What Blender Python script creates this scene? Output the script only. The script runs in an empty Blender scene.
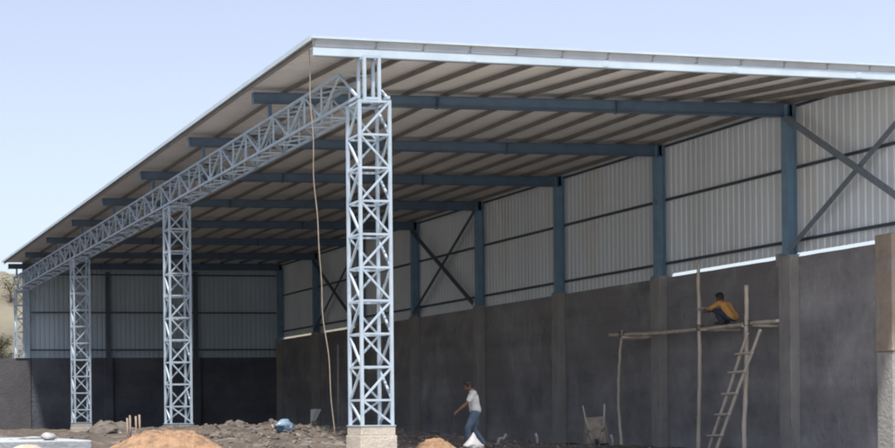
import bpy, math, random
from mathutils import Vector, Matrix, noise
random.seed(7)
sc = bpy.context.scene
COL = sc.collection
R = math.radians

# ------------------------------------------------------------------ camera
F_PX, PX, PY, ROLL, YAW = 1537.0, 58.07, 417.02, 0.0093, 0.1749
CAM = Vector((-11.588, -35.733, 1.0))
cyw, syw = math.cos(YAW), math.sin(YAW)
xc, yc, zc = Vector((cyw, -syw, 0)), Vector((syw, cyw, 0)), Vector((0, 0, 1))
cr, sr = math.cos(ROLL), math.sin(ROLL)
right, up, back = cr * xc - sr * zc, sr * xc + cr * zc, -yc
cd = bpy.data.cameras.new('camera')
cam = bpy.data.objects.new('camera', cd)
COL.objects.link(cam)
cam.matrix_world = Matrix(((right.x, up.x, back.x, CAM.x), (right.y, up.y, back.y, CAM.y),
                           (right.z, up.z, back.z, CAM.z), (0, 0, 0, 1)))
cd.sensor_fit = 'HORIZONTAL'
cd.sensor_width = 36
cd.lens = F_PX / 895 * 36
cd.shift_x = (447.5 - PX) / 895
cd.shift_y = (PY - 224) / 895
cd.clip_start = 0.1
cd.clip_end = 6000
sc.camera = cam

# ------------------------------------------------------------------ sky, sun, exposure
SUN = Vector((-0.22, -0.28, 0.93)).normalized()
w = bpy.data.worlds.new("World")
sc.world = w
w.use_nodes = True
nt = w.node_tree
sky = nt.nodes.new('ShaderNodeTexSky')
sky.sky_type = 'NISHITA'
sky.sun_disc = False
sky.sun_elevation = math.asin(SUN.z)
sky.sun_rotation = math.atan2(SUN.x, SUN.y)
sky.air_density = 1.0
sky.dust_density = 2.2
sky.ozone_density = 2.5
bg = nt.nodes['Background']
bg.inputs['Strength'].default_value = 0.084
hsv = nt.nodes.new('ShaderNodeHueSaturation')
hsv.inputs['Hue'].default_value = 0.512
hsv.inputs['Saturation'].default_value = 0.62
nt.links.new(sky.outputs[0], hsv.inputs['Color'])
nt.links.new(hsv.outputs[0], bg.inputs['Color'])
sd = bpy.data.lights.new('sun', 'SUN')
sd.energy = 2.8
sd.angle = R(2.5)
sd.color = (1.0, 0.95, 0.89)
so = bpy.data.objects.new('sun', sd)
COL.objects.link(so)
so.rotation_euler = (-SUN).to_track_quat('-Z', 'Y').to_euler()
so.location = (0, -20, 40)
sc.view_settings.view_transform = 'Standard'
sc.view_settings.look = 'None'
sc.view_settings.exposure = 1.45
sc.view_settings.gamma = 1.0
sc.view_settings.use_curve_mapping = False
sc.render.engine = 'CYCLES'
sc.cycles.filter_width = 2.0
sc.cycles.max_bounces = 8
sc.cycles.diffuse_bounces = 5


# ------------------------------------------------------------------ helpers
class MB:
    """collects shapes and builds them as one mesh object"""
    def __init__(self):
        self.v, self.f, self.s = [], [], []

    def add(self, vs, fs, smooth=False):
        o = len(self.v)
        self.v += [tuple(p) for p in vs]
        for q in fs:
            self.f.append(tuple(i + o for i in q))
            self.s.append(smooth)

    def box(self, x0, x1, y0, y1, z0, z1):
        vs = [(x, y, z) for z in (z0, z1) for y in (y0, y1) for x in (x0, x1)]
        self.add(vs, [(0, 2, 3, 1), (4, 5, 7, 6), (0, 1, 5, 4), (2, 6, 7, 3), (0, 4, 6, 2), (1, 3, 7, 5)])

    def bar(self, p, q, a, b=None, upv=(0, 0, 1)):
        p, q = Vector(p), Vector(q)
        b = a if b is None else b
        d = (q - p).normalized()
        u = Vector(upv)
        if abs(d.dot(u)) > 0.98:
            u = Vector((0, 1, 0))
        s = d.cross(u).normalized()
        u = s.cross(d).normalized()
        vs = []
        for c in (p, q):
            for i, j in ((-1, -1), (1, -1), (1, 1), (-1, 1)):
                vs.append(c + s * (i * a / 2) + u * (j * b / 2))
        self.add(vs, [(3, 2, 1, 0), (4, 5, 6, 7), (0, 1, 5, 4), (1, 2, 6, 5), (2, 3, 7, 6), (3, 0, 4, 7)])

    def tube(self, pts, rad, n=10, cap=True, smooth=True):
        pts = [Vector(p) for p in pts]
        if not hasattr(rad, '__len__'):
            rad = [rad] * len(pts)
        vs, fs = [], []
        ref = None
        for i, p in enumerate(pts):
            d = (pts[min(i + 1, len(pts) - 1)] - pts[max(i - 1, 0)]).normalized()
            if ref is None:
                ref = d.orthogonal().normalized()
            s = (ref - d * ref.dot(d)).normalized()
            ref = s
            t = d.cross(s)
            for k in range(n):
                a = 2 * math.pi * k / n
                vs.append(p + (s * math.cos(a) + t * math.sin(a)) * rad[i])
        for i in range(len(pts) - 1):
            for k in range(n):
                a, b = i * n + k, i * n + (k + 1) % n
                fs.append((a, b, b + n, a + n))
        if cap:
            fs.append(tuple(reversed(range(n))))
            fs.append(tuple(range((len(pts) - 1) * n, len(pts) * n)))
        self.add(vs, fs, smooth)

    def ball(self, c, r, n=12, m=8, rot=None):
        c = Vector(c)
        r = r if hasattr(r, '__len__') else (r, r, r)
        vs, fs = [], []
        for j in range(1, m):
            th = math.pi * j / m
            for k in range(n):
                ph = 2 * math.pi * k / n
                q = Vector((r[0] * math.sin(th) * math.cos(ph), r[1] * math.sin(th) * math.sin(ph), r[2] * math.cos(th)))
                vs.append(c + (rot @ q if rot else q))
        t, b = len(vs), len(vs) + 1
        qt, qb = Vector((0, 0, r[2])), Vector((0, 0, -r[2]))
        vs += [c + (rot @ qt if rot else qt), c + (rot @ qb if rot else qb)]
        for j in range(m - 2):
            for k in range(n):
                a, d = j * n + k, j * n + (k + 1) % n
                fs.append((a, a + n, d + n, d))
        for k in range(n):
            fs.append((t, k, (k + 1) % n))
            o = (m - 2) * n
            fs.append((b, o + (k + 1) % n, o + k))
        self.add(vs, fs, True)

    def limb(self, pts, rad, n=10):
        """tapered limb with round ends (for bodies that are fused afterwards)"""
        pts = [Vector(p) for p in pts]
        self.tube(pts, rad, n)
        for p, r_ in zip(pts, rad):
            self.ball(p, r_, n, 8)

    def build(self, name, mat, parent=None, bevel=0):
        me = bpy.data.meshes.new(name)
        me.from_pydata(self.v, [], self.f)
        me.polygons.foreach_set('use_smooth', self.s)
        me.update()
        me.materials.append(mat)
        o = bpy.data.objects.new(name, me)
        COL.objects.link(o)
        if parent:
            o.parent = parent
        if bevel:
            b = o.modifiers.new('bevel', 'BEVEL')
            b.width = bevel
            b.segments = 2
        return o


def tag(o, label=None, cat=None, group=None, kind=None):
    for k, val in (('label', label), ('category', cat), ('group', group), ('kind', kind)):
        if val:
            o[k] = val
    return o


def thing(name, label, cat, loc=(0, 0, 0), rz=0, group=None, rot=None):
    o = bpy.data.objects.new(name, None)
    o.empty_display_size = 0.2
    COL.objects.link(o)
    o.location = loc
    o.rotation_euler = rot if rot else (0, 0, rz)
    return tag(o, label, cat, group)


def fuse(o, voxel, smooth=4):
    r_ = o.modifiers.new('fuse', 'REMESH')
    r_.mode = 'VOXEL'
    r_.voxel_size = voxel
    r_.use_smooth_shade = True
    s = o.modifiers.new('smooth', 'SMOOTH')
    s.iterations = smooth
    s.factor = 0.5
    return o


def mat(name, c, c2=None, rough=0.7, scale=2.0, detail=6, bump=0.0, bscale=20, metal=0.0, stretch=None, lo=.35, hi=.65,
        spots=None, spec=None):
    m = bpy.data.materials.new(name)
    m.use_nodes = True
    t = m.node_tree
    L = t.links.new
    b = t.nodes['Principled BSDF']
    b.inputs['Roughness'].default_value = rough
    b.inputs['Metallic'].default_value = metal
    if spec is not None:
        b.inputs['Specular IOR Level'].default_value = spec
    tc = t.nodes.new('ShaderNodeTexCoord')
    mp = t.nodes.new('ShaderNodeMapping')
    L(tc.outputs['Object'], mp.inputs[0])
    if stretch:
        mp.inputs['Scale'].default_value = stretch
    n = t.nodes.new('ShaderNodeTexNoise')
    n.inputs['Scale'].default_value = scale
    n.inputs['Detail'].default_value = detail
    n.inputs['Roughness'].default_value = 0.62
    L(mp.outputs[0], n.inputs['Vector'])
    rp = t.nodes.new('ShaderNodeValToRGB')
    c2 = c2 or tuple(x * 0.8 for x in c)
    rp.color_ramp.elements[0].position = lo
    rp.color_ramp.elements[1].position = hi
    rp.color_ramp.elements[0].color = (*c2, 1)
    rp.color_ramp.elements[1].color = (*c, 1)
    L(n.outputs['Fac'], rp.inputs[0])
    out = rp.outputs[0]
    if spots:
        n2 = t.nodes.new('ShaderNodeTexNoise')
        n2.inputs['Scale'].default_value = spots[1]
        n2.inputs['Detail'].default_value = 8
        L(mp.outputs[0], n2.inputs['Vector'])
        r2 = t.nodes.new('ShaderNodeValToRGB')
        r2.color_ramp.elements[0].position = spots[2]
        r2.color_ramp.elements[1].position = spots[2] + .1
        L(n2.outputs['Fac'], r2.inputs[0])
        mx = t.nodes.new('ShaderNodeMix')
        mx.data_type = 'RGBA'
        L(r2.outputs[0], mx.inputs['Factor'])
        L(out, mx.inputs['A'])
        mx.inputs['B'].default_value = (*spots[0], 1)
        out = mx.outputs['Result']
    L(out, b.inputs['Base Color'])
    if bump:
        nb = t.nodes.new('ShaderNodeTexNoise')
        nb.inputs['Scale'].default_value = bscale
        nb.inputs['Detail'].default_value = 6
        L(mp.outputs[0], nb.inputs['Vector'])
        bp = t.nodes.new('ShaderNodeBump')
        bp.inputs['Strength'].default_value = bump
        bp.inputs['Distance'].default_value = 0.05
        L(nb.outputs['Fac'], bp.inputs['Height'])
        L(bp.outputs[0], b.inputs['Normal'])
    return m


M = dict(
    lattice=mat('light_blue_grey_paint', (.40, .475, .545), (.31, .38, .445), .72, 2.2, 8, spec=.3, spots=((.30, .36, .41), 5, .62)),
    steel=mat('blue_steel_paint', (.095, .155, .235), (.072, .12, .185), .5, 2),
    dark_steel=mat('dark_steel_paint', (.075, .10, .14), (.055, .075, .105), .55, 2),
    brace=mat('grey_steel_paint', (.19, .23, .28), (.14, .175, .215), .55, 2),
    purlin=mat('dusty_galvanised_steel', (.25, .24, .23), (.19, .18, .17), .6, 2),
    fascia=mat('galvanised_steel', (.46, .545, .615), (.39, .47, .535), .6, 1.5, spec=.3),
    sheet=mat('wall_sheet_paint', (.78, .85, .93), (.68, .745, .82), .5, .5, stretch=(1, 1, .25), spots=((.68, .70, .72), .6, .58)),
    roof=mat('roof_sheet_paint', (.69, .69, .69), (.58, .58, .58), .5, .35, stretch=(.3, 1, 1)),
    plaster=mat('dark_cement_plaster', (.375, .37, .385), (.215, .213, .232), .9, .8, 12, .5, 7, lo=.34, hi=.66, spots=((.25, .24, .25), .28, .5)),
    shade_plaster=mat('shade_darkened_plaster', (.13, .138, .165), (.075, .082, .105), .9, .7, 12, .5, 7),  # back wall copy of the plaster, interior shade put into its colour
    back_sheet=mat('sky_tinted_back_sheet', (.46, .56, .66), (.38, .47, .56), .5, .5, stretch=(1, 1, .25)),  # cool sky light of the far end put into the sheet colour
    column=mat('light_blue_steel_paint', (.20, .33, .46), (.155, .265, .38), .5, 2, 8, spots=((.13, .20, .27), 3, .62)),
    pier=mat('grey_concrete', (.34, .33, .32), (.26, .255, .25), .9, 1.6, 8, .4, 12, lo=.3, hi=.7),
    outwall=mat('grey_plaster', (.105, .105, .112), (.07, .07, .076), .9, .8, 8, .3, 9),
    beige=mat('beige_plaster', (.31, .26, .21), (.22, .19, .16), .9, 2, 8, .4, 10, spots=((.28, .26, .25), 1.3, .6)),
    pedestal=mat('fresh_concrete', (.46, .42, .36), (.36, .33, .28), .9, 3, 8, .4, 20),
    closure=mat('dull_zinc_strip', (.36, .39, .42), (.30, .325, .35), .6, 2, stretch=(1, 1, 1)),
    flash=mat('white_flashing', (.75, .77, .8), None, .5),
    earth=mat('brown_earth', (.085, .066, .05), (.04, .032, .026), .95, 1.4, 12, .9, 6, spots=((.13, .112, .098), 2.2, .56)),
    sand=mat('orange_sand', (.27, .168, .098), (.15, .092, .053), .95, 5, 12, .9, 16, lo=.38, hi=.58),
    rubble=mat('grey_rubble', (.125, .108, .092), (.06, .05, .042), .95, 2.5, 8, .5, 8),
    chip=mat('pale_mortar', (.30, .26, .22), (.13, .11, .09), .9, 1.1, 4),
    slab=mat('pale_concrete', (.33, .355, .38), (.25, .27, .29), .85, 1.2, 10, .4, 10, spots=((.30, .27, .24), 1.1, .6)),
    bamboo=mat('pale_bamboo', (.63, .56, .48), (.44, .39, .33), .7, 3, 6, .2, 30, stretch=(1, 1, .3)),
    rope=mat('tan_rope', (.30, .26, .21), (.22, .19, .15), .9, 8),
    lash=mat('dark_rope', (.16, .12, .085), None, .9, 8),
    skin=mat('brown_skin', (.17, .085, .05), (.13, .065, .04), .55, 8),
    hair=mat('black_hair', (.012, .011, .011), None, .6, 30),
    orange=mat('orange_cotton', (.62, .33, .11), (.50, .25, .08), .85, 8, 6, .3, 25),
    white=mat('white_cotton', (.64, .64, .62), (.48, .48, .465), .85, 8, 6, .3, 25),
    navy=mat('navy_cotton', (.035, .05, .085), (.025, .035, .06), .85, 8, 6, .3, 25),
    denim=mat('washed_denim', (.10, .145, .195), (.055, .085, .125), .85, 5, 6, .3, 25),
    shoe=mat('worn_leather', (.05, .04, .035), None, .7, 8),
    eye=mat('dark_eye', (.02, .015, .012), None, .3, 8),
    bag=mat('white_woven_plastic', (.36, .36, .36), (.22, .22, .225), .7, 6, 8, .5, 14),
    tan_bag=mat('tan_paper', (.42, .35, .27), (.30, .25, .2), .85, 4, 8, .5, 12),
    blue=mat('blue_plastic', (.14, .22, .30), (.05, .09, .14), .6, 6, 6, .5, 12, spots=((.42, .47, .5), 4, .52)),
    barrow=mat('mortar_caked_metal', (.36, .30, .24), (.22, .185, .15), .85, 5, 8, .4, 18),
    rubber=mat('black_rubber', (.02, .02, .02), None, .8, 8),
    tool=mat('cement_smeared_metal', (.42, .41, .39), (.3, .29, .28), .6, 6),
    rust=mat('rusty_steel', (.27, .21, .165), (.18, .135, .1), .85, 9),
    hill=mat('dry_hillside', (.16, .145, .105), (.11, .10, .075), .95, .12, 12, 0, 1, spots=((.085, .08, .06), .30, .54)),
    shade_bank=mat('shade_bank_scrub', (.085, .085, .055), (.045, .05, .032), .95, .5, 10, .8, 2, spots=((.17, .14, .10), .25, .6)),  # dark cover of the added bank, limits bounce into the shed
    leaf=mat('dusty_leaf', (.095, .10, .05), (.06, .065, .035), .8, .6),
    bark=mat('grey_bark', (.16, .12, .09), (.10, .08, .06), .9, 3),
)



def multiply(m, fac_socket_builder):
    t = m.node_tree
    b = t.nodes['Principled BSDF']
    old = b.inputs['Base Color'].links[0].from_socket
    mx = t.nodes.new('ShaderNodeMix')
    mx.data_type = 'RGBA'
    mx.blend_type = 'MULTIPLY'
    mx.inputs['Factor'].default_value = 1
    t.links.new(old, mx.inputs['A'])
    t.links.new(fac_socket_builder(t), mx.inputs['B'])
    t.links.new(mx.outputs['Result'], b.inputs['Base Color'])


def ramp(t, sock, lo, hi, a, b_):
    r_ = t.nodes.new('ShaderNodeMapRange')
    r_.inputs['From Min'].default_value, r_.inputs['From Max'].default_value = lo, hi
    r_.inputs['To Min'].default_value, r_.inputs['To Max'].default_value = a, b_
    t.links.new(sock, r_.inputs['Value'])
    return r_.outputs[0]


def panels(width, lo):
    def f(t):
        tc = t.nodes.new('ShaderNodeTexCoord')
        sx = t.nodes.new('ShaderNodeSeparateXYZ')
        t.links.new(tc.outputs['Object'], sx.inputs[0])
        ad = t.nodes.new('ShaderNodeMath')
        t.links.new(sx.outputs['X'], ad.inputs[0])
        t.links.new(sx.outputs['Y'], ad.inputs[1])
        dv = t.nodes.new('ShaderNodeMath')
        dv.operation = 'DIVIDE'
        t.links.new(ad.outputs[0], dv.inputs[0])
        dv.inputs[1].default_value = width
        fl_ = t.nodes.new('ShaderNodeMath')
        fl_.operation = 'FLOOR'
        t.links.new(dv.outputs[0], fl_.inputs[0])
        wn = t.nodes.new('ShaderNodeTexWhiteNoise')
        wn.noise_dimensions = '1D'
        t.links.new(fl_.outputs[0], wn.inputs['W'])
        return ramp(t, wn.outputs['Value'], 0, 1, lo, 1)
    return f


def lifts(lo):
    def f(t):
        tc = t.nodes.new('ShaderNodeTexCoord')
        mp = t.nodes.new('ShaderNodeMapping')
        mp.inputs['Scale'].default_value = (.10, .10, 1.5)
        t.links.new(tc.outputs['Object'], mp.inputs[0])
        n = t.nodes.new('ShaderNodeTexNoise')
        n.inputs['Scale'].default_value = 1.0
        n.inputs['Detail'].default_value = 7
        t.links.new(mp.outputs[0], n.inputs['Vector'])
        return ramp(t, n.outputs['Fac'], .35, .65, lo, 1)
    return f


def drips(scale, lo, hi, a, b_):
    def f(t):
        tc = t.nodes.new('ShaderNodeTexCoord')
        mp = t.nodes.new('ShaderNodeMapping')
        mp.inputs['Scale'].default_value = scale
        t.links.new(tc.outputs['Object'], mp.inputs[0])
        n = t.nodes.new('ShaderNodeTexNoise')
        n.inputs['Scale'].default_value = 1.0
        n.inputs['Detail'].default_value = 9
        n.inputs['Roughness'].default_value = .7
        t.links.new(mp.outputs[0], n.inputs['Vector'])
        return ramp(t, n.outputs['Fac'], lo, hi, a, b_)
    return f


multiply(M['plaster'], drips((2.2, 2.2, .45), .58, .72, 1, 1.35))
multiply(M['plaster'], drips((3.5, 3.5, 2.5), .60, .70, 1, .78))
multiply(M['lattice'], drips((6, 6, 1.5), .60, .72, 1, .72))
multiply(M['column'], drips((4, 4, .6), .58, .72, 1, .75))
multiply(M['pier'], drips((3, 3, .7), .55, .72, 1, .72))
multiply(M['sheet'], panels(1.0, .90))
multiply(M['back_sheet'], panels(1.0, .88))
multiply(M['plaster'], lifts(.78))
multiply(M['shade_plaster'], lifts(.8))
# ------------------------------------------------------------------ ground
W = 13.924            # inner face line of the right wall columns
YB = 41.73            # back wall line
YG = -5.55            # gable fascia line
YL = [-5.884, 9.98, 25.844, 41.71]   # lattice column front faces
CW, CD = 0.646, 0.682


def sm(a, b, x):
    t = max(0, min(1, (x - a) / (b - a)))
    return t * t * (3 - 2 * t)


def interp(x, tab):
    if x <= tab[0][0]:
        return tab[0][1]
    for (x0, y0), (x1, y1) in zip(tab, tab[1:]):
        if x <= x1:
            return y0 + (y1 - y0) * (x - x0) / (x1 - x0)
    return tab[-1][1]


PROF = [(-12, .35), (-5, .45), (-3, .58), (-1.5, .68), (2, .68), (3.7, .56), (5.7, .26), (7.7, .16), (10, .03), (12, -.08), (15, -.1)]


def H(x, y, detail=True):
    p = interp(x, PROF)
    p *= 1 - .45 * sm(4, 12, y)
    s = sm(-9, 1, y)
    h = -.45 + (p + .45) * s
    h -= .25 * sm(-12, -24, y) * 0
    if y < -9:
        h -= .25 * sm(9, 22, -y)
    inside = sm(-30, -9, x) * (1 - sm(16, 30, x)) * sm(-40, -12, y) * (1 - sm(44, 60, y))
    if y > 44 or x < -14 or x > 18:
        k = max(sm(44, 60, y), sm(14, 40, -x), sm(18, 40, x))
        h = h * (1 - k) + .1 * k
    if detail and inside > 0:
        v = Vector((x, y, 0))
        n = noise.fractal(v * .55, 0.9, 2.1, 4) * .10 + noise.fractal(v * 2.0 + Vector((7, 3, 0)), .8, 2.1, 3) * .055
        h += n * inside * sm(-26, -10, y)
    return h


def axis(spec):
    out = []
    for a, b, st in spec:
        n = max(1, round((b - a) / st))
        out += [a + (b - a) * i / n for i in range(n)]
    return out + [spec[-1][1]]


gx = axis([(-3000, -200, 400), (-200, -30, 20), (-30, -10, 2), (-10, 15, .14), (15, 30, 1.5), (30, 200, 20), (200, 3000, 400)])
gy = axis([(-3000, -100, 400), (-100, -36, 8), (-36, -10, 1), (-10, 5, .14), (5, 16, .3), (16, 46, .8), (46, 80, 4), (80, 400, 40), (400, 3000, 400)])
g = MB()
nx = len(gx)
vs = [(x, y, H(x, y)) for y in gy for x in gx]
fs = [(j * nx + i, j * nx + i + 1, (j + 1) * nx + i + 1, (j + 1) * nx + i) for j in range(len(gy) - 1) for i in range(nx - 1)]
g.add(vs, fs, True)
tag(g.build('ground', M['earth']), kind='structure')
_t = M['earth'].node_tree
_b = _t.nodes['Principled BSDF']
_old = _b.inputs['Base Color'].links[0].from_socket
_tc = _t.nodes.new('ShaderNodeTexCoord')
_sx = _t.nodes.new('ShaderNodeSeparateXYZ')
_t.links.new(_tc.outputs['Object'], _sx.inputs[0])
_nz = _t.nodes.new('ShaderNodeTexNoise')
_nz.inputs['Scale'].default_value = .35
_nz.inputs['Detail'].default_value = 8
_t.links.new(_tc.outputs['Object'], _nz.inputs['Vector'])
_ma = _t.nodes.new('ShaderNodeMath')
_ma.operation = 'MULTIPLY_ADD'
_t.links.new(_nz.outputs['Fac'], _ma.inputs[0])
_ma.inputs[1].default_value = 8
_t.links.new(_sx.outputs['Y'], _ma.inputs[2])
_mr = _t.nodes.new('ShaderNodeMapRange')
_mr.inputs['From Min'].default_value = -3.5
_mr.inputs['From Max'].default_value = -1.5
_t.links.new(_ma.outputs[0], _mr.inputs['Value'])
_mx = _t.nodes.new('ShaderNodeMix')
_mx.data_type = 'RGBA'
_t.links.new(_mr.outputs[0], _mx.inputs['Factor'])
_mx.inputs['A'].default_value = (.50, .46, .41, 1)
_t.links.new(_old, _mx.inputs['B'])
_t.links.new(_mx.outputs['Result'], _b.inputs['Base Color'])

# dry hillside far behind on the left
hl = MB()


def hill_z(x, y):
    far = 23.0 * sm(140, 192, y) * (1 - sm(60, 140, x))
    z = far
    k = min(1, z / 3)
    return z + (noise.fractal(Vector((x, y, 0)) * .05, .9, 2, 5) * 1.3 + noise.fractal(Vector((x, y, 4)) * .35, .8, 2, 4) * .35) * k - .5


hx = axis([(-180, -20, 4), (-20, 40, .8), (40, 160, 6)])
hy = axis([(-30, 140, 5), (140, 200, 1.2), (200, 320, 8)])
nh = len(hx)
vs = [(x, y, hill_z(x, y)) for y in hy for x in hx]
fs = [(j * nh + i, j * nh + i + 1, (j + 1) * nh + i + 1, (j + 1) * nh + i) for j in range(len(hy) - 1) for i in range(nh - 1)]
hl.add(vs, fs, True)
tag(hl.build('hill', M['hill']), kind='structure')
# unseen bank added on the left to block sky light from the shed
bk = MB()
bx, by = axis([(-90, -22, 2)]), axis([(-24, 150, 3)])
nb = len(bx)
vs = []
for y in by:
    for x in bx:
        z = 22.0 * sm(-22, -46, x) * sm(-24, 10, y)
        k = min(1, z / 3)
        vs.append((x, y, z + (noise.fractal(Vector((x, y, 0)) * .08, .9, 2, 5) * 1.6 + noise.fractal(Vector((x, y, 4)) * .5, .8, 2, 3) * .5) * k - .6))
bk.add(vs, [(j * nb + i, j * nb + i + 1, (j + 1) * nb + i + 1, (j + 1) * nb + i) for j in range(len(by) - 1) for i in range(nb - 1)], True)
tag(bk.build('hill', M['shade_bank']), kind='structure')  # out of view, added to shade the interior, separate from the far hillside


# ------------------------------------------------------------------ the shed
shed = thing('warehouse_shed', 'open fronted steel warehouse shed with lattice columns, sheet roof and dark plastered walls', 'shed')
ROOF_N = (-.93, 8.70, 14.35, 8.505)          # x, z of the sheet underside at the gable edge, left and right
ROOF_F = (-.62, 8.945, 14.35, 9.05)          # the same from the first inner frame on


def roof_edge(y):
    k = max(0, min(1, (y - YG) / (0 - YG)))
    return [a + (b - a) * k for a, b in zip(ROOF_N, ROOF_F)]


def roofz(x, y):
    x0, z0, x1, z1 = roof_edge(y)
    return z0 + (z1 - z0) * (x - x0) / (x1 - x0)


# roof sheet: trapezoid ribs along the slope
rs = MB()
ys = []
y = YG - .12
while y < YB + .5:
    ys += [(y, 0), (y + .13, 0), (y + .16, .032), (y + .20, .032)]
    y += .23
for th, flip in ((0, True), (.018, False)):
    vs, fs = [], []
    NX = 6
    for yy, dz in ys:
        x0, z0, x1, z1 = roof_edge(yy)
        for i in range(NX + 1):
            x = x0 + (x1 - x0) * i / NX
            vs.append((x, yy, roofz(x, yy) + dz + th))
    for j in range(len(ys) - 1):
        for i in range(NX):
            q = (j * (NX + 1) + i, j * (NX + 1) + i + 1, (j + 1) * (NX + 1) + i + 1, (j + 1) * (NX + 1) + i)
            fs.append(q[::-1] if flip else q)
    rs.add(vs, fs)
rs.build('roof_sheet', M['roof'], shed)
# edge trims (eave and gable flashing)
et = MB()
for a, b in ((YG - .13, 0), (0, YB + .5)):
    xa, za, _, _ = roof_edge(a)
    xb, zb, _, _ = roof_edge(b)
    et.bar((xa - .03, a, za + .015), (xb - .03, b, zb + .015), .02, .10)
et.build('eave_trim', M['fascia'], shed)
gt = MB()
x0, z0, x1, z1 = roof_edge(YG - .12)
gt.bar((x0 - .02, YG - .15, z0 + .03), (x1, YG - .15, z1 + .03), .02, .05)
gt.build('gable_trim', M['fascia'], shed)
gs = MB()
gs.add([(-.90, YG - .085, 8.545), (14.3, YG - .085, 8.40), (14.3, YG - .085, z1 + .002), (-.90, YG - .085, z0 + .002),
        (-.90, YG - .075, 8.545), (14.3, YG - .075, 8.40), (14.3, YG - .075, z1 + .002), (-.90, YG - .075, z0 + .002)],
       [(0, 1, 2, 3), (7, 6, 5, 4), (0, 4, 5, 1), (3, 2, 6, 7), (0, 3, 7, 4), (1, 5, 6, 2)])
gs.build('gable_closure', M['closure'], shed)

# fascia channel at the gable
fb = MB()
za, zb = 8.37, 8.225
fb.bar((-.90, YG - .10, za + .08), (14.3, YG - .10, zb + .08), .012, .155)
fb.bar((-.90, YG - .06, za + .157), (14.3, YG - .06, zb + .157), .09, .012)
fb.bar((-.90, YG - .06, za + .006), (14.3, YG - .06, zb + .006), .09, .012)
for xx in (2.6, 5.6, 8.6, 11.6):
    z = za + (zb - za) * (xx + .9) / 15.2 + .08
    fb.box(xx - .06, xx + .06, YG - .112, YG - .107, z - .06, z + .06)
fb.build('fascia_beam', M['fascia'], shed)
gr = MB()
gr.bar((-.80, YG + .06, za + .09), (14.1, YG + .06, zb + .09), .10, .14)
gr.build('gable_rafter', M['steel'], shed)

# purlins
for k in range(15):
    x = -.56 + 1.037 * k
    pb = MB()
    dep = .115
    pts = []
    for yy in (YG - .10, 0, YB + .3):
        xx = x + (-.30 * (1 - (yy - YG) / (-YG)) if (k == 0 and yy < 0) else 0)
        pts.append(Vector((xx, yy, roofz(xx, yy) - .006)))
    for a, b in zip(pts, pts[1:]):
        dz = Vector((0, 0, -dep / 2))
        pb.bar(a + dz, b + dz, .012, dep)
        pb.bar(a + Vector((.025, 0, -.008)), b + Vector((.025, 0, -.008)), .05, .012)
        pb.bar(a + Vector((-.025, 0, -dep)), b + Vector((-.025, 0, -dep)), .05, .012)
    pb.build('purlin', M['purlin'], shed)

# rafters on frames 6 m apart
for i in range(8):
    yy = 6.0 * i if i < 7 else YB - .2
    rb = MB()
    xl, xr = -.42, W + .10
    zl, zr = roofz(xl, yy) - .155, roofz(xr, yy) - .155      # top line
    hl_, hr_ = .24, .33
    N = 8
    for a in range(N):
        t0, t1 = a / N, (a + 1) / N
        xs = [xl + (xr - xl) * t for t in (t0, t1)]
        zt = [zl + (zr - zl) * t for t in (t0, t1)]
        hh = [hl_ + (hr_ - hl_) * t for t in (t0, t1)]
        zm = [z - h / 2 for z, h in zip(zt, hh)]
        vs = []
        for q in (0, 1):
            for sy in (-.006, .006):
                vs += [(xs[q], yy + sy, zt[q] - hh[q]), (xs[q], yy + sy, zt[q])]
        rb.add(vs, [(0, 1, 5, 4), (2, 6, 7, 3)])
        rb.bar((xs[0], yy, zt[0] - .008), (xs[1], yy, zt[1] - .008), .16, .016)
        rb.bar((xs[0], yy, zt[0] - hh[0]), (xs[1], yy, zt[1] - hh[1]), .16, .016)
    for xx in (xl, 4.3, 4.33, 9.1, 9.13, xr - .14):
        t = (xx - xl) / (xr - xl)
        z = zl + (zr - zl) * t
        h = hl_ + (hr_ - hl_) * t
        rb.box(xx - .008, xx + .008, yy - .09, yy + .09, z - h - .03, z - .017)
    rb.build('rafter', M['steel'], shed)


# lattice columns on the open side
def zigzag(mb, a0, a1, b0, b1, zs, first, sz):
    """horizontals and alternating diagonals on one face, between two chords a and b"""
    up_ = first
    for z0, z1 in zip(zs, zs[1:]):
        A, B = Vector((a0, a1, 0)), Vector((b0, b1, 0))
        mb.bar(A + Vector((0, 0, z1)), B + Vector((0, 0, z1)), sz, sz)
        p, q = (A, B) if up_ else (B, A)
        mb.bar(p + Vector((0, 0, z1)), q + Vector((0, 0, z0)), sz * .95, sz * .9)
        up_ = not up_


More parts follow.
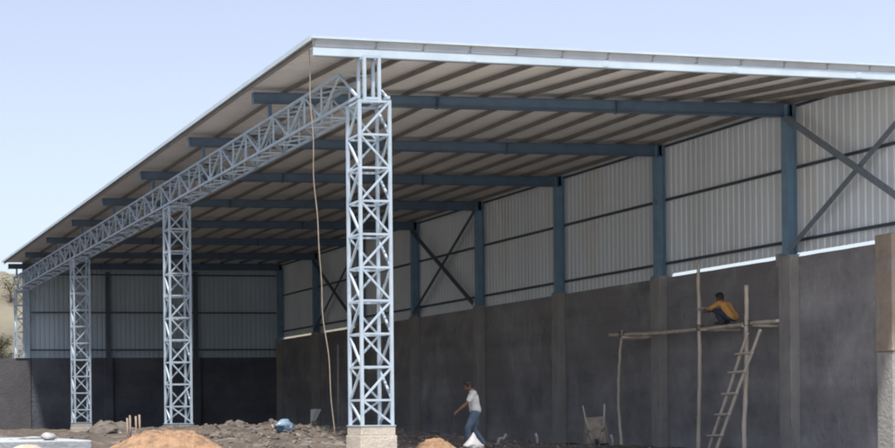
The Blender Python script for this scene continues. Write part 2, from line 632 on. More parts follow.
CH = 7.433
for ci, y0 in enumerate(YL):
    zb0 = .76 if ci < 3 else 4.03
    x0 = .0
    col = bpy.data.objects.new('lattice_column', None)
    COL.objects.link(col)
    col.parent = shed
    hs = .030
    corners = [(x0, y0), (x0 + CW, y0), (x0 + CW, y0 + CD), (x0, y0 + CD)]
    for (x, y) in corners:
        c = MB()
        c.bar((x, y, zb0), (x, y, CH), .062, .062)
        c.build('chord', M['lattice'], col)
    top, st = CH - .03, .68
    zs = [top]
    while zs[-1] - st > zb0 + .1:
        zs.append(zs[-1] - st)
    zs.append(zb0 + .04)
    zs = zs[::-1]
    n = len(zs)
    odd = (n % 2 == 0)
    for k in range(4):
        (ax, ay), (bx, by) = corners[k], corners[(k + 1) % 4]
        lb = MB()
        first = odd if k != 2 else odd
        zz = zs
        zigzag(lb, ax, ay, bx, by, zz, first != (n % 2 == 1), .044)
        lb.build('lacing', M['lattice'], col)
    bp_ = MB()
    bp_.box(x0 - .06, x0 + CW + .06, y0 - .06, y0 + CD + .06, zb0 - .012, zb0 + .008)
    bp_.build('base_plate', M['lattice'], col)
    # short packing frame between the column and the rafter or fascia
    if ci == 0:
        hd = MB()
        xa, xb = .135, .455
        for x in (xa, xb):
            for y in (y0 + .06, y0 + .40):
                hd.bar((x, y, CH), (x, y, 8.36), .06, .06)
        for z in (CH + .04, 8.33):
            hd.bar((xa, y0 + .06, z), (xb, y0 + .06, z), .055, .055)
            hd.bar((xa, y0 + .40, z), (xb, y0 + .40, z), .055, .055)
            hd.bar((xa, y0 + .06, z), (xa, y0 + .40, z), .055, .055)
            hd.bar((xb, y0 + .06, z), (xb, y0 + .40, z), .055, .055)
        hd.build('head_frame', M['lattice'], col)
    # pedestal
    if ci < 3:
        pd = MB()
        pd.box(x0 - .05, x0 + CW + .05, y0 - .05, y0 + CD + .05, .56, .745)
        pd.build('pedestal_cap', M['pier'] if ci else M['pedestal'], shed, .012)
        pd = MB()
        pd.box(x0 - .07, x0 + CW + .07, y0 - .08, y0 + CD + .07, -1.0, .558)
        pd.build('pedestal', M['pedestal'], shed, .012)

# lattice girder along the column heads
gd = bpy.data.objects.new('lattice_girder', None)
COL.objects.link(gd)
gd.parent = shed
zt, zb_ = 8.18, 7.50
ya, yb_ = YL[0] + CD, YL[3] + CD
for x in (0.0, CW):
    c = MB()
    c.bar((x, YL[0] + .03, zb_), (x, yb_, zb_), .062, .062)
    c.build('bottom_chord', M['lattice'], gd)
    c = MB()
    c.bar((x, ya + .45, zt), (x, yb_, zt), .062, .062)
    c.build('top_chord', M['lattice'], gd)
    c = MB()
    npan = 21
    P = (yb_ - ya - .45) / npan
    c.bar((x, YL[0] + .1, zb_), (x, ya + .45, zt), .045, .045)
    for k in range(npan):
        ys_, ye = ya + .45 + P * k, ya + .45 + P * (k + 1)
        ym = (ys_ + ye) / 2
        c.bar((x, ys_, zt), (x, ym, zb_), .042, .042)
        c.bar((x, ym, zb_), (x, ye, zt), .042, .042)
        c.bar((x, ym, zb_), (x, ym, zt), .036, .036)
        c.bar((x, ye, zb_), (x, ye, zt), .036, .036)
        sx = -.035 if x == 0 else CW + .035
        c.box(min(sx, sx + .006), max(sx, sx + .006), ym - .11, ym + .11, zb_ - .02, zb_ + .11)
        c.box(min(sx, sx + .006), max(sx, sx + .006), ye - .10, ye + .10, zt - .10, zt + .02)
    c.build('lacing', M['lattice'], gd)
for z in (zt, zb_):
    c = MB()
    for k in range(npan * 2 + 1):
        y1 = ya + .45 + P * k / 2
        c.bar((0, y1, z), (CW, y1, z), .036, .036)
        if k < npan * 2:
            s_ = k % 2
            c.bar((CW * s_, y1, z), (CW * (1 - s_), y1 + P / 2, z), .034, .034)
    c.build('lacing', M['lattice'], gd)
# packers under the rafters on the girder
for i in range(8):
    yy = 6.0 * i if i < 7 else YB - .2
    z1 = roofz(.3, yy) - .155 - .26
    for x in (0, CW):
        pk = MB()
        pk.bar((x, yy, zt + .03), (x, yy, z1), .08, .08)
        pk.build('packer', M['steel'], gd)

# right wall steel: columns, girts, braces
for i in range(-1, 8):
    yy = 6.0 * i if i < 7 else YB - .2
    if i == -1:
        yy = YG + .1
    cb = MB()
    zt_ = roofz(W, yy) - .17
    z0_ = 4.99 if i >= 0 else 0
    cb.box(W - .005, W + .005, yy - .09, yy + .09, z0_ + .02, zt_ - .002) if False else None
    cb.box(W - .13, W - .116, yy - .125, yy + .125, z0_ + .02, zt_)
    cb.box(W + .116, W + .13, yy - .125, yy + .125, z0_ + .02, zt_)
    cb.box(W - .116, W + .116, yy - .006, yy + .006, z0_ + .02, zt_)
    cb.box(W - .17, W + .17, yy - .17, yy + .17, z0_, z0_ + .02)
    cb.build('steel_column', M['column'], shed)
for zg, sz in ((5.37, .075), (7.25, .075), (8.84, .06)):
    for i in range(-1, 7):
        ys_, ye = 6.0 * i, (6.0 * (i + 1) if i < 6 else YB - .2)
        if i == -1:
            ys_ = YG + .1
        gb = MB()
        gb.bar((W + .16, ys_ + .006, zg), (W + .16, ye - .006, zg), .06, sz)
        gb.bar((W + .115, ys_ + .13, zg - sz / 2), (W + .115, ye - .13, zg - sz / 2), .035, .012)
        gb.build('girt', M['dark_steel'], shed)
for ya_, yb2 in ((-6 + .45, 0), (18, 24), (30, 36)):
    for p, q, dx in (((ya_ + .1, 8.52), (yb2 - .14, 5.08), -.15), ((ya_ + .1, 5.08), (yb2 - .14, 8.52), -.225)):
        bb = MB()
        bb.bar((W + dx, p[0], p[1]), (W + dx, q[0], q[1]), .012, .15)
        bb.bar((W + dx + .03, p[0], p[1] + .07), (W + dx + .03, q[0], q[1] + .07), .06, .012)
        bb.build('cross_brace', M['brace'] if ya_ < 0 else M['dark_steel'], shed)


def corrugated(u0, u1, z0f, z1f, place, pitch=.25, dep=.023):
    """ribbed sheet between u0 and u1; place(u, d, z) maps to the world"""
    mb = MB()
    us = []
    u = u0
    while u < u1:
        us += [(u, 0), (u + pitch * .56, 0), (u + pitch * .68, dep), (u + pitch * .88, dep)]
        u += pitch
    for th, fl in ((0, False), (.01, True)):
        vs = []
        for u, d in us:
            vs += [place(u, d + th, z0f(u)), place(u, d + th, z1f(u))]
        fs = [(2 * i, 2 * i + 2, 2 * i + 3, 2 * i + 1) for i in range(len(us) - 1)]
        mb.add(vs, [q[::-1] for q in fs] if fl else fs)
    return mb


def right_bottom(u):
    if u < 5.7 or 31.4 < u < 35.4 or u > 36.3:
        return 5.055
    return 4.93


cs = corrugated(YG, YB + .2, right_bottom, lambda u: roofz(W + .25, u) - .01, lambda u, d, z: (W + .20 + d, u, z))
cs.build('wall_sheet', M['sheet'], shed)
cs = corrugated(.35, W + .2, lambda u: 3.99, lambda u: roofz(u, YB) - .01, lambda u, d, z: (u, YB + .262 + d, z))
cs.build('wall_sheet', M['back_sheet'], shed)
for zg in (4.43, 6.35, 8.3):
    gb = MB()
    gb.bar((.72, YB + .06, zg), (W - .13, YB + .06, zg), .06, .08)
    gb.build('girt', M['dark_steel'], shed)
for xx in (4.75, 9.4):
    cb = MB()
    cb.box(xx - .11, xx + .11, YB - .13, YB - .116, 4.03, roofz(xx, YB) - .55)
    cb.box(xx - .11, xx + .11, YB + .012, YB + .026, 4.03, roofz(xx, YB) - .55)
    cb.box(xx - .006, xx + .006, YB - .116, YB + .012, 4.03, roofz(xx, YB) - .55)
    cb.build('steel_column', M['dark_steel'], shed)

# plastered brick walls with pilasters
wl = MB()
N = 92
yy0, yy1 = -3.4, YB + .25
vs, fs = [], []
for j in range(N + 1):
    yv = yy0 + (yy1 - yy0) * j / N
    zt_ = 4.945 + .012 * noise.noise(Vector((yv * 1.3, 0, 0)))
    vs += [(W + .10, yv, -1.0), (W + .10, yv, zt_), (W + .33, yv, zt_), (W + .33, yv, -1.0)]
for j in range(N):
    a = 4 * j
    fs += [(a, a + 1, a + 5, a + 4), (a + 1, a + 2, a + 6, a + 5), (a + 2, a + 3, a + 7, a + 6)]
fs += [(0, 3, 2, 1), (4 * N, 4 * N + 1, 4 * N + 2, 4 * N + 3)]
wl.add(vs, fs)
wl.build('brick_wall', M['plaster'], shed)
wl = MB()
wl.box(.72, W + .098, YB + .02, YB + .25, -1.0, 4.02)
wl.build('brick_wall', M['shade_plaster'], shed)
for i in range(0, 7):
    pb = MB()
    yy = 6.0 * i
    pb.box(W - .17, W + .097, yy - .24, yy + .24, -1.0, 4.985)
    if i == 0:
        pb.box(W - .12, W + .08, yy + .25, yy + .42, 4.7, 5.06)
    pb.build('pilaster', M['pier'], shed, .015)
pb = MB()
pb.box(W - .17, W + .096, YB - .30, YB + .018, -1.0, 4.985)
pb.build('pilaster', M['pier'], shed, .015)
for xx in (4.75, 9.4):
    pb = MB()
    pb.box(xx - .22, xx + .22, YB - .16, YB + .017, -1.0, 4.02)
    pb.build('pilaster', M['shade_plaster'], shed, .012)
pb = MB()
pb.box(-.02, .71, YL[3] - .02, YL[3] + .72, -1.0, 4.015)
pb.build('corner_pier', M['outwall'], shed, .015)
# end pier of the right wall near the gable
pb = MB()
pb.box(W - .22, W + .36, -3.98, -3.41, 2.35, 5.10)
pb.build('end_pier', M['beige'], shed, .02)
pb = MB()
pb.box(W - .20, W + .34, -3.96, -3.42, -1, 2.348)
pb.build('end_pier_base', M['pier'], shed, .02)

# boundary wall running away to the left of the shed
bw = MB()
bw.box(-40, -.022, YL[3] + .10, YL[3] + .33, -1.0, 4.0)
bwo = bw.build('boundary_wall', M['outwall'])
tag(bwo, 'grey plastered boundary wall running left from the far corner of the shed', 'wall')


# ------------------------------------------------------------------ bamboo scaffold and ladder
def pole(pts, r0, r1, name, parent, sub=14, wob=.02, m='bamboo'):
    pts = [Vector(p) for p in pts]
    n = len(pts) - 1
    out, rad = [], []
    tot = sub * n
    sd_ = random.random() * 50
    for k in range(tot + 1):
        t = k / tot * n
        i = min(int(t), n - 1)
        f_ = t - i
        p0, p1, p2, p3 = pts[max(i - 1, 0)], pts[i], pts[i + 1], pts[min(i + 2, n)]
        p = .5 * ((2 * p1) + (p2 - p0) * f_ + (2 * p0 - 5 * p1 + 4 * p2 - p3) * f_ ** 2 + (3 * p1 - p0 - 3 * p2 + p3) * f_ ** 3)
        p = p + Vector((noise.noise(Vector((sd_, k * .3, 0))), noise.noise(Vector((sd_, k * .3, 9))), noise.noise(Vector((sd_, k * .3, 19))))) * wob
        r = r0 + (r1 - r0) * k / tot
        out.append(p)
        rad.append(r * (1.13 if k % 3 == 0 else 1))
    mb = MB()
    mb.tube(out, rad, 10)
    return mb.build(name, M[m], parent)


XS = W - 1.0
scaf = thing('bamboo_scaffold', 'bamboo pole scaffold lashed together against the dark wall', 'scaffold', (0, 0, 0))
pole([(XS, 6.45, -.15), (XS, 6.62, 1.3), (XS, 6.55, 2.5), (XS, 6.38, 3.42)], .045, .035, 'upright_pole', scaf)
pole([(XS - .02, 2.52, -.2), (XS, 2.46, 2.5), (XS - .02, 2.44, 5.06)], .055, .04, 'upright_pole', scaf)
pole([(XS - .02, .50, -.2), (XS - .02, .38, 2.1), (XS - .03, .32, 4.24)], .058, .048, 'upright_pole', scaf)
pole([(XS + .09, 7.25, 3.33), (XS + .09, 5.0, 3.24), (XS + .09, 2.3, 3.235), (XS + .08, 0.9, 3.245), (XS + .07, -.82, 3.25)], .052, .046, 'ledger_pole', scaf)
pole([(W - .30, 6.6, 3.33), (W - .32, 3, 3.265), (W - .30, .45, 3.27)], .04, .035, 'inner_ledger', scaf)
for yv in (6.3, 2.36, .52):
    pole([(XS - .10, yv - .1, 3.20), (W + .09, yv - .1, 3.20)], .038, .034, 'putlog', scaf)
pole([(XS + .10, 6.55, 3.17), (XS + .5, 6.6, 3.18), (W + .05, 6.65, 3.2)], .03, .03, 'putlog', scaf)
for yv, z, rr in ((6.42, 3.30, .085), (2.46, 3.26, .10), (.36, 3.26, .10)):
    lb = MB()
    for k in range(5):
        c = Vector((XS + .03, yv, z - .05 + .025 * k))
        ring = [c + Vector((math.cos(a) * (rr + .015), math.sin(a) * rr * .75, .03 * math.sin(a + k))) for a in [2 * math.pi * q / 12 for q in range(13)]]
        lb.tube(ring, .011, 6)
    lb.build('rope_lashing', M['lash'], scaf)

lad = thing('bamboo_ladder', 'bamboo ladder leaning against the scaffold below the ledger end', 'ladder')
LX = XS - .16
rA = [(LX - .25, 1.50, -.1), (LX - .1, .78, 1.5), (LX, .08, 3.02)]
rB = [(LX - .25, 1.14, -.1), (LX - .1, .40, 1.5), (LX, -.45, 3.06)]
pole(rA, .045, .038, 'rail', lad, wob=.012)
pole(rB, .045, .038, 'rail', lad, wob=.012)
for z in (.32, .88, 1.42, 1.98, 2.45):
    t = z / 3.05
    ya_ = interp(z, [(-.1, 1.50), (1.5, .78), (3.02, .08)])
    yb2 = interp(z, [(-.1, 1.14), (1.5, .40), (3.06, -.45)])
    xx = interp(z, [(-.1, LX - .25), (1.5, LX - .1), (3.02, LX)]) - .05
    pole([(xx, ya_ + .19, z + .01), (xx, yb2 - .14, z + .03)], .032, .030, 'rung', lad, 6, .006)


# ------------------------------------------------------------------ people
def hand(mb, wrist, d, n, s=1.0, curl=.5, side=1):
    """palm, four unequal bent fingers and a thumb; d = direction of the hand, n = palm normal"""
    wrist, d, n = Vector(wrist), Vector(d).normalized(), Vector(n)
    n = (n - d * n.dot(d)).normalized()
    t = d.cross(n).normalized() * side
    mb.limb([wrist, wrist + d * .045 * s, wrist + d * .085 * s], [.024 * s, .033 * s, .034 * s], 8)
    for k, L_ in enumerate((.068, .078, .073, .056)):
        b = wrist + d * .088 * s + t * ((1.5 - k) * .021 * s)
        a1 = b + (d * math.cos(curl * .5) + n * math.sin(curl * .5)) * L_ * .5 * s
        a2 = a1 + (d * math.cos(curl * 1.4) + n * math.sin(curl * 1.4)) * L_ * .5 * s
        mb.limb([b, a1, a2], [.0105 * s, .0098 * s, .0085 * s], 6)
    b = wrist + d * .03 * s + t * .028 * s
    a1 = b + (d * .6 + t * .75 + n * .2).normalized() * .04 * s
    a2 = a1 + (d * .85 + t * .35 + n * .35).normalized() * .032 * s
    mb.limb([b, a1, a2], [.014 * s, .012 * s, .010 * s], 6)


def person(label, loc, rz, J, shirt, trousers, short_sleeve=True):
    root = thing('person', label, 'person', loc, rz)
    V_ = {k: Vector(p) for k, p in J.items()}
    bd = MB()
    hd, nk, ch, pv = V_['head'], V_['neck'], V_['chest'], V_['pelvis']
    tilt = Matrix.Rotation(J_tilt.get(label, 0), 3, 'Y') @ Matrix.Rotation(0, 3, 'Z')

    def hp(x, y, z):
        return hd + tilt @ Vector((x, y, z))
    bd.ball(hd, (.092, .074, .108), 16, 12, tilt)
    bd.ball(hp(.022, 0, -.05), (.066, .056, .068), 12, 10, tilt)           # jaw
    bd.limb([hp(.085, 0, .012), hp(.108, 0, -.028)], [.011, .016], 8)       # nose
    bd.limb([hp(.082, -.024, -.062), hp(.088, 0, -.062), hp(.082, .024, -.062)], [.010, .012, .010], 6)   # mouth
    bd.limb([hp(.078, -.045, .030), hp(.09, 0, .032), hp(.078, .045, .030)], [.012, .012, .012], 6)      # brow
    for s in (-1, 1):
        bd.ball(hp(-.008, s * .076, -.008), (.022, .012, .034), 8, 6, tilt)   # ear
    bd.limb([hp(-.02, 0, -.07), nk, ch + Vector((0, 0, .05))], [.052, .054, .075], 10)
    mid = (ch + pv) / 2
    for s in (-1, 1):
        sh = V_['shoulder_%d' % s]
        off = Vector((0, s * .075, 0))
        bd.limb([ch + off, mid + off * .8, pv + off], [.10, .092, .10], 12)
        bd.limb([nk - Vector((0, 0, .05)), sh], [.06, .055], 10)
        e, wr = V_['elbow_%d' % s], V_['wrist_%d' % s]
        bd.limb([sh, (sh * .4 + e * .6), e, e * .6 + wr * .4, wr], [.052, .044, .036, .038, .025], 10)
        dd = (wr - e).normalized()
        hand(bd, wr, dd, Vector(J_palm[label]), .95, .75, s)
        hip, kn, an, toe = (V_[q + '_%d' % s] for q in ('hip', 'knee', 'ankle', 'toe'))
        bd.limb([hip, hip * .5 + kn * .5, kn, kn * .65 + an * .35, an], [.088, .076, .054, .056, .036], 12)
        bd.limb([an, toe], [.036, .03], 8)
    body = fuse(bd.build('body', M['skin'], root), .009, 3)
    for s in (-1, 1):
        e_ = MB()
        e_.ball(hp(.081, s * .031, .008), (.008, .012, .008), 8, 6, tilt)
        e_.build('eye', M['eye'], root)
    # hair
    hr = MB()
    hr.ball(hp(-.016, 0, .026), (.104, .090, .106), 16, 12, tilt)
    hr.ball(hp(-.04, 0, -.02), (.072, .078, .075), 14, 10, tilt)
    hr.ball(hp(.05, .02, .085), (.045, .05, .035), 10, 8, tilt)
    fuse(hr.build('hair', M['hair'], root), .01, 2)
    # shirt
    st_ = MB()
    for s in (-1, 1):
        off = Vector((0, s * .075, 0))
        sh, e = V_['shoulder_%d' % s], V_['elbow_%d' % s]
        st_.limb([ch + off + Vector((0, 0, .02)), mid + off * .85, pv + off * .95 + Vector((0, 0, .02))], [.115, .112, .122], 12)
        st_.limb([nk - Vector((0, 0, .045)), sh], [.066, .066], 10)
        k = .72 if short_sleeve else 1.0
        st_.limb([sh, sh * (1 - k * .5) + e * k * .5, sh * (1 - k) + e * k], [.066, .062, .060], 10)
        if not short_sleeve:
            wr = V_['wrist_%d' % s]
            st_.limb([e, e * .3 + wr * .7], [.055, .045], 10)
    fuse(st_.build('shirt', M[shirt], root), .011, 3)
    tr = MB()
    for s in (-1, 1):
        hip, kn, an = (V_[q + '_%d' % s] for q in ('hip', 'knee', 'ankle'))
        off = Vector((0, s * .06, 0))
        tr.limb([pv + off + (ch - pv).normalized() * .05, hip], [.108, .108], 12)
        tr.limb([hip, hip * .5 + kn * .5, kn, kn * .5 + an * .5, kn * .08 + an * .92], [.104, .092, .075, .070, .060], 12)
    fuse(tr.build('trousers', M[trousers], root), .011, 3)
    for s in (-1, 1):
        an, toe = V_['ankle_%d' % s], V_['toe_%d' % s]
        sh_ = MB()
        sh_.limb([an + Vector((-.03, 0, -.035)), an * .5 + toe * .5 + Vector((0, 0, -.012)), toe], [.042, .043, .036], 10)
        fuse(sh_.build('shoe', M['shoe'], root), .009, 3)
    return root


LW = 'walking worker in a loose white shirt and washed blue jeans on the rubble'
LC = 'worker in an orange shirt and navy trousers crouching on the scaffold ledger'
J_tilt = {LW: .42, LC: .30}
J_palm = {LW: (0.3, 0, -1), LC: (0, 0, 1)}
walk = dict(head=(.12, 0, 1.475), neck=(.05, 0, 1.36), chest=(.03, 0, 1.18), pevis=(0, 0, 0), pelvis=(-.02, 0, .90))
walk.pop('pevis')
walk.update({'shoulder_1': (.04, .185, 1.30), 'shoulder_-1': (.02, -.185, 1.29),
             'elbow_1': (.20, .22, 1.08), 'wrist_1': (.40, .20, .90),
             'elbow_-1': (-.07, -.235, 1.04), 'wrist_-1': (-.10, -.22, .82),
             'hip_1': (-.01, .09, .86), 'hip_-1': (-.03, -.09, .86),
             'knee_1': (.17, .10, .48), 'ankle_1': (.13, .10, .09), 'toe_1': (.30, .11, .045),
             'knee_-1': (.00, -.10, .46), 'ankle_-1': (-.24, -.10, .12), 'toe_-1': (-.10, -.11, .045)})
pwx, pwy = 3.80, -3.0
person(LW, (pwx, pwy, H(pwx, pwy) - .02), R(165), walk, 'white', 'denim')

crouch = dict(head=(.13, 0, .76), neck=(.06, 0, .655), chest=(-.05, 0, .50), pelvis=(-.24, 0, .21))
crouch.update({'shoulder_1': (.02, .185, .585), 'shoulder_-1': (.02, -.185, .585),
               'elbow_1': (.26, .20, .46), 'wrist_1': (.47, .12, .46),
               'elbow_-1': (.25, -.20, .44), 'wrist_-1': (.46, -.09, .40),
               'hip_1': (-.22, .09, .19), 'hip_-1': (-.22, -.09, .19),
               'knee_1': (.19, .15, .41), 'ankle_1': (-.02, .13, .09), 'toe_1': (.16, .15, .05),
               'knee_-1': (.17, -.15, .40), 'ankle_-1': (-.02, -.13, .09), 'toe_-1': (.15, -.15, .05)})
PC = Vector((W - .70, 1.78, 3.30))
person(LC, PC, R(112), crouch, 'orange', 'navy', short_sleeve=False)
rotC = Matrix.Rotation(R(112), 3, 'Z')
hk = MB()
hk.box(-.16, .16, -.16, .16, 0, .012)
hk.ball((0, 0, .012), (.12, .12, .06), 12, 8)
hko = thing('mortar_board', 'small pale mortar board held out by the crouching worker', 'mortar board', PC + rotC @ Vector((.62, .02, .46)), R(112))
hk.build('board', M['tool'], hko, .004)
hh = MB()
hh.tube([(-.02, 0, -.002), (-.02, 0, -.12)], .017, 10)
hh.build('handle', M['lash'], hko)

# ------------------------------------------------------------------ loose things on the ground
wb = thing('wheelbarrow', 'mortar caked wheelbarrow standing on its nose with handles up', 'wheelbarrow',
           (9.45, 1.7, H(9.45, 1.7) - .03), 0, None, (R(-10), R(4), R(152)))
# local frame: x across, z up along the barrow's length (handles at top), opening towards -y
tb = MB()
prof = [(.10, .20, .02), (.30, .30, -.16), (.92, .27, -.14), (1.0, .24, .0)]
def tray_ring(z, hw, y0, y1):
    return [(-hw, y0, z), (hw, y0, z), (hw * .72, y1, z), (-hw * .72, y1, z)]
outer = [(-.31, -.16, .10), (.31, -.16, .10), (.25, -.16, .84), (-.25, -.16, .84)]
inner = [(-.24, .14, .20), (.24, .14, .20), (.17, .14, .70), (-.17, .14, .70)]
sh_ = .018
o2 = [(x * 1.06, y + .0, z + (-.012 if z < .5 else .012)) for x, y, z in outer]
i2 = [(x * 1.06, y + sh_, z + (-.012 if z < .5 else .012)) for x, y, z in inner]
tb.add(outer + inner + o2 + i2,
       [(0, 1, 5, 4), (1, 2, 6, 5), (2, 3, 7, 6), (3, 0, 4, 7), (4, 5, 6, 7),
        (9, 8, 12, 13), (10, 9, 13, 14), (11, 10, 14, 15), (8, 11, 15, 12), (15, 14, 13, 12),
        (0, 8, 9, 1), (1, 9, 10, 2), (2, 10, 11, 3), (3, 11, 8, 0)])
tb.build('tray', M['barrow'], wb)
rim = MB()
rim.tube([*outer, outer[0]], .016, 8)
rim.build('rim', M['barrow'], wb)
for s in (-1, 1):
    hb = MB()
    hb.tube([(s * .06, .20, .16), (s * .15, .19, .45), (s * .23, .12, .85), (s * .27, .05, 1.22)], .02, 8)
    hb.build('handle', M['tool'], wb)
    lg = MB()
    lg.tube([(s * .19, .16, .70), (s * .20, .34, .80), (s * .20, .36, .66), (s * .15, .17, .50)], .014, 8)
    lg.build('leg', M['tool'], wb)
wh = MB()
ring = [(0.0, .20 + .15 * math.cos(a), .15 + .15 * math.sin(a)) for a in [2 * math.pi * k / 24 for k in range(25)]]
wh.tube(ring, .035, 10)
who = wh.build('wheel', M['rubber'], wb)
hb = MB()
hb.tube([(-.07, .20, .15), (.07, .20, .15)], .03, 10)
for k in range(5):
    a = 2 * math.pi * k / 5
    hb.bar((0, .20, .15), (0, .20 + .13 * math.cos(a), .15 + .13 * math.sin(a)), .02)
hb.build('hub', M['tool'], who)

# hanging rope from the eave corner
rp = MB()
key = [(-.84, 8.57), (-.78, 6.49), (-.68, 4.73), (-.59, 3.17), (-.43, 1.51), (-.36, .55)]
pts = []
for k in range(49):
    z = 8.57 - (8.57 - .55) * k / 48
    x = interp(-z, [(-b_, a_) for a_, b_ in key])
    pts.append((x + .012 * math.sin(k * .7), -5.25 + .03 * math.sin(k * .45), z))
rp.tube(pts, .011, 8)
tag(rp.build('rope', M['rope']), 'thin tan rope hanging from the roof corner down to the ground', 'rope')


def sand_heap(name, cx, cy, rx, ry, top, label, group):
    mb = MB()
    n, m_ = 160, 60
    base = H(cx, cy, False)
    vs = []
    for j in range(m_ + 1):
        t = j / m_
        for k in range(n):
            a = 2 * math.pi * k / n
            wv = 1 + .18 * noise.noise(Vector((math.cos(a) * 1.3 + cx, math.sin(a) * 1.3, 0)))
            x, y = cx + rx * wv * t * math.cos(a), cy + ry * wv * t * math.sin(a)
            z = base - .12 + (top - base + .12) * (1 - sm(.12, 1.05, t)) ** .9
            v = Vector((x, y, 0))
            z += (noise.fractal(v * 2.0, .9, 2, 4) * .07 + noise.fractal(v * 9, .7, 2, 4) * .045) * (1 - t * .5)
            vs.append((x, y, z))
    fs = [(j * n + k, (j + 1) * n + k, (j + 1) * n + (k + 1) % n, j * n + (k + 1) % n) for j in range(m_) for k in range(n)]
    mb.add(vs, fs, True)
    return tag(mb.build(name, M['sand']), label, 'sand heap', group)


sand_heap('sand_heap', -3.85, -5.0, 2.25, 1.8, .68, 'large orange sand heap in front of the second lattice column', 'sand heaps')
sand_heap('sand_heap', 2.25, -4.3, .75, .9, .42, 'small orange sand heap right of the nearest pedestal', 'sand heaps')

# concrete plinth block on the left
sl = MB()
sl.box(-9.6, -4.86, -2.0, 6.0, -.8, .47)
tag(sl.build('concrete_slab', M['slab'], None, .03), 'pale concrete slab with a bright front edge at the lower left', 'slab')

# loose rubble
rb = MB()


def stone(mb, c, r):
    rot = Matrix.Rotation(random.random() * 6.3, 3, 'Z') @ Matrix.Rotation(random.random() * 6.3, 3, 'X')
    n0 = len(mb.v)
    mb.ball(c, (r * random.uniform(.8, 1.5), r * random.uniform(.7, 1.1), r * random.uniform(.5, .8)), 7, 5, rot)
    for i in range(n0, len(mb.v)):
        v = Vector(mb.v[i])
        mb.v[i] = tuple(v + (v - Vector(c)) * noise.noise(v * 9) * .55)
    for i in range(len(mb.s) - 35 - 0, len(mb.s)):
        mb.s[i] = False


for k in range(3200):
    x = random.triangular(-6.5, 11.5, 1)
    y = random.triangular(-7.5, 8, -1.5)
    if x < -4.7 and y > -2.2:
        continue
    if noise.noise(Vector((x * .7, y * .7, 3))) < random.uniform(-.5, .35):
        continue
    r = min(.17, random.expovariate(1 / .026) + .014)
    stone(rb, (x, y, H(x, y) + r * .05), r)
rb2 = MB()
for k in range(420):
    x, y = random.triangular(-6.2, 11, .5), random.triangular(-7, 7, -1.5)
    if x < -4.7 and y > -2.2:
        continue
    c = Vector((x, y, H(x, y) + .012))
    a, e_ = random.random() * 6.3, random.uniform(-.35, .35)
    d = Vector((math.cos(a), math.sin(a), e_))
    if k % 7 == 0:
        rb2.bar(c - d * random.uniform(.12, .4), c + d * random.uniform(.12, .4), random.uniform(.02, .06), .018)
    else:
        rb2.bar(c - d * random.uniform(.02, .06), c + d * random.uniform(.02, .06), random.uniform(.03, .08), random.uniform(.02, .05))
tag(rb2.build('debris', M['chip']), 'pale mortar chips and wood scraps strewn over the rubble', 'debris', kind='stuff')
tag(rb.build('rubble', M['rubble']), 'grey brown stones and broken mortar scattered over the earth floor', 'rubble', kind='stuff')


def sack(name, m, loc, rz, sx, sy, sz, label, cat='sack', group=None, peak=0.0):
    mb = MB()
    lumpy = name == 'mortar_heap'
    mb.ball((0, 0, sz * .5), (sx / 2, sy / 2, sz / 2), 60 if lumpy else 28, 40 if lumpy else 18)
    for i, v in enumerate(mb.v):
        x, y, z = v
        # squarish, slumped
        kx = 1 + .25 * (1 - abs(z - sz * .45) / sz)
        n = noise.fractal(Vector(v) * 7 + Vector((loc[0], 0, 0)), .9, 2, 3) * .05
        x, y = x * kx, y * kx
        if z > sz * .6 and peak:
            f_ = (z - sz * .6) / (sz * .4)
            x, y = x * (1 - .65 * f_), y * (1 - .65 * f_)
            z += peak * f_ ** 2
        if lumpy:
            n = noise.fractal(Vector(v) * 4 + Vector((2, 0, 0)), .7, 2.2, 5) * .16
        mb.v[i] = (x + n, y + n * .6, max(0, z + n * .6))
    o = mb.build(name, M[m])
    o.location = loc
    o.rotation_euler = (0, 0, rz)
    return tag(o, label, cat, group)


def on(x, y, dz=-.03):
    return (x, y, H(x, y) + dz)


sack('cement_sack', 'bag', (3.42, -3.75, H(3.42, -3.75) - .05), .4, .40, .34, .34, 'white woven sack with a tied top at the feet of the walking worker', 'sack', None, .12)
sack('cement_sack', 'tan_bag', on(-6.6, -3.6), .2, .7, .5, .42, 'tan paper sack slumped beside the left edge of the slab', 'sack')
sack('bundle', 'blue', on(.10, -.6, -.05), .3, .40, .34, .36, 'blue and white plastic bundle on the rubble right of the second column', 'bundle')
sack('cement_sack', 'bag', (-5.75, -1.4, .45), 1.0, .38, .26, .20, 'small white bag lying on the pale concrete slab', 'bag')
sack('cement_sack', 'rubble', (.38 - .0, 8.6, .15), .0, 1.3, .8, .62, 'grey heap of caked mortar before the second lattice column', 'heap') if False else None
sack('mortar_heap', 'rubble', on(-3.55, 2.2, -.16), .5, 1.0, .8, .46, 'grey mortar heap at the right end of the slab, before the third column', 'heap')

# white rag on a stick deep inside
fl = thing('white_rag', 'crumpled white rag hung on a short stick inside the shed', 'rag', (8.10, 20, H(8.1, 20)), R(-30))
rgm = MB()
vs = []
for j in range(9):
    for i in range(6):
        u, v = i / 5, j / 8
        wd = .42 * (1 - .75 * v)
        vs.append(((u - .5) * wd - .16 * v + .1, .05 * math.sin(u * 9 + v * 3), 1.12 - .66 * v))
fs = [(j * 6 + i, j * 6 + i + 1, (j + 1) * 6 + i + 1, (j + 1) * 6 + i) for j in range(8) for i in range(5)]
rgm.add(vs, fs, True)
rg = rgm.build('cloth', M['white'], fl)
sld = rg.modifiers.new('thickness', 'SOLIDIFY')
sld.thickness = .02
sk = MB()
sk.tube([(.08, .05, -.2), (.10, .04, 1.15)], .018, 8)
sk.build('stick', M['bamboo'], fl)

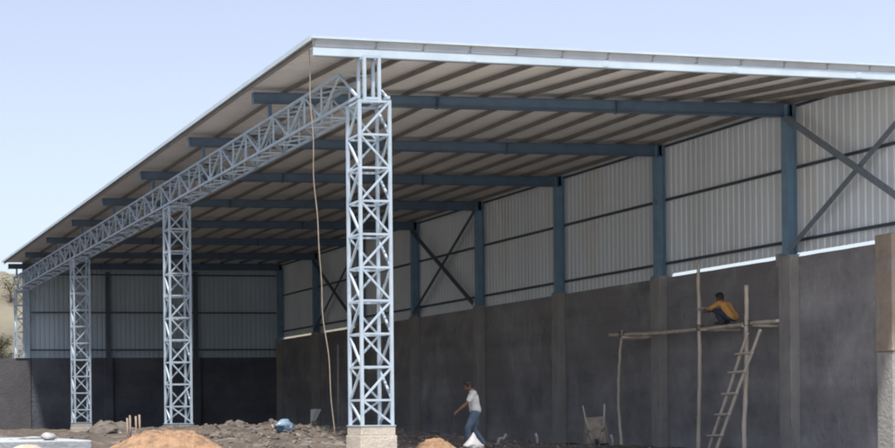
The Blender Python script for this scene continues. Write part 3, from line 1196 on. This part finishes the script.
# thin pipe standing by the right wall, deep inside
pp = MB()
pp.tube([(10.95, 25, -.3), (10.96, 25, 3.9)], .045, 10)
tag(pp.build('pipe', M['tool']), 'thin grey pipe standing upright deep inside the shed', 'pipe')

# starter bars
rbx = thing('starter_bars', 'four rusty starter bars sticking up behind the large sand heap', 'starter bars', (-4.03, -2.6, .3))
for dx, dy, h in ((-.15, 0, .66), (-.06, .12, .72), (.04, -.02, .70), (.15, .10, .73)):
    bb = MB()
    bb.tube([(dx, dy, -.1), (dx + .004, dy, h * .5), (dx - .006, dy, h)], .022, 8)
    bb.build('bar', M['rust'], rbx)

# small white marker pegs
PEG = [(5.13, -1.6, .35, 'white peg bent at the top just right of the walking worker'),
       (6.97, .2, .34, 'short white peg standing left of the wheelbarrow'),
       (9.59, 1.2, .36, 'short white peg standing right of the wheelbarrow, by the left scaffold pole')]
for k, (x, y, h, lb_) in enumerate(PEG):
    pg = MB()
    if k == 0:
        pg.tube([(-.05, 0, -.1), (-.06, 0, .16), (-.02, 0, .21), (.06, 0, .2), (.12, 0, .30), (.13, 0, .24)], .035, 8)
    else:
        pg.tube([(0, 0, -.1), (.01, 0, h * .6), (-.03, 0, h)], .035, 8)
    o = pg.build('peg', M['bag'])
    o.location = on(x, y)
    o.rotation_euler = (0, 0, -.5)
    tag(o, lb_, 'peg', 'white marker pegs')

# ------------------------------------------------------------------ dry trees on the far hillside
def dry_tree(x, y, h, label, dense):
    t = thing('dry_tree', label, 'tree', (x, y, 0), random.random() * 6, 'trees on the far hillside')
    z0 = 0
    t.location.z = hill_z(x, y) - .3
    tk, cr_ = MB(), MB()
    tk.tube([(0, 0, 0), (.1, 0, h * .3), (-.05, .1, h * .55)], [.16, .12, .08], 8)
    tips = []
    for k in range(9):
        a = k * 2.4
        p0 = Vector((0, 0, h * (.28 + .03 * k)))
        p1 = p0 + Vector((math.cos(a) * h * .16, math.sin(a) * h * .16, h * .16))
        p2 = p1 + Vector((math.cos(a + .4) * h * .15, math.sin(a + .4) * h * .15, h * .17))
        tk.tube([p0, p1, p2], [.06, .04, .015], 6)
        tips += [p1, p2, (p1 + p2) / 2]
    for p in tips:
        for q in range(dense):
            c = p + Vector((random.gauss(0, .09 * h), random.gauss(0, .09 * h), random.gauss(0, .07 * h)))
            rt = Matrix.Rotation(random.random() * 6, 3, 'Z') @ Matrix.Rotation(random.random() * 3, 3, 'X')
            s = random.uniform(.06, .16)
            cr_.add([c + rt @ Vector(v) for v in ((-s, 0, 0), (0, -s * .6, 0), (s, 0, 0), (0, s * .6, .03))], [(0, 1, 2, 3)])
    tk.build('trunk', M['bark'], t)
    cr_.build('crown', M['leaf'], t)


dry_tree(17.2, 158, 5.2, 'thin dry tree with sparse leaves low on the tan hillside', 14)
dry_tree(16.1, 163, 3.6, 'low leafy bush tree on the tan hillside at the left edge above the boundary wall', 34)
dry_tree(19.3, 176, 4.4, 'small sparse tree high on the tan hillside beside the far corner column', 18)
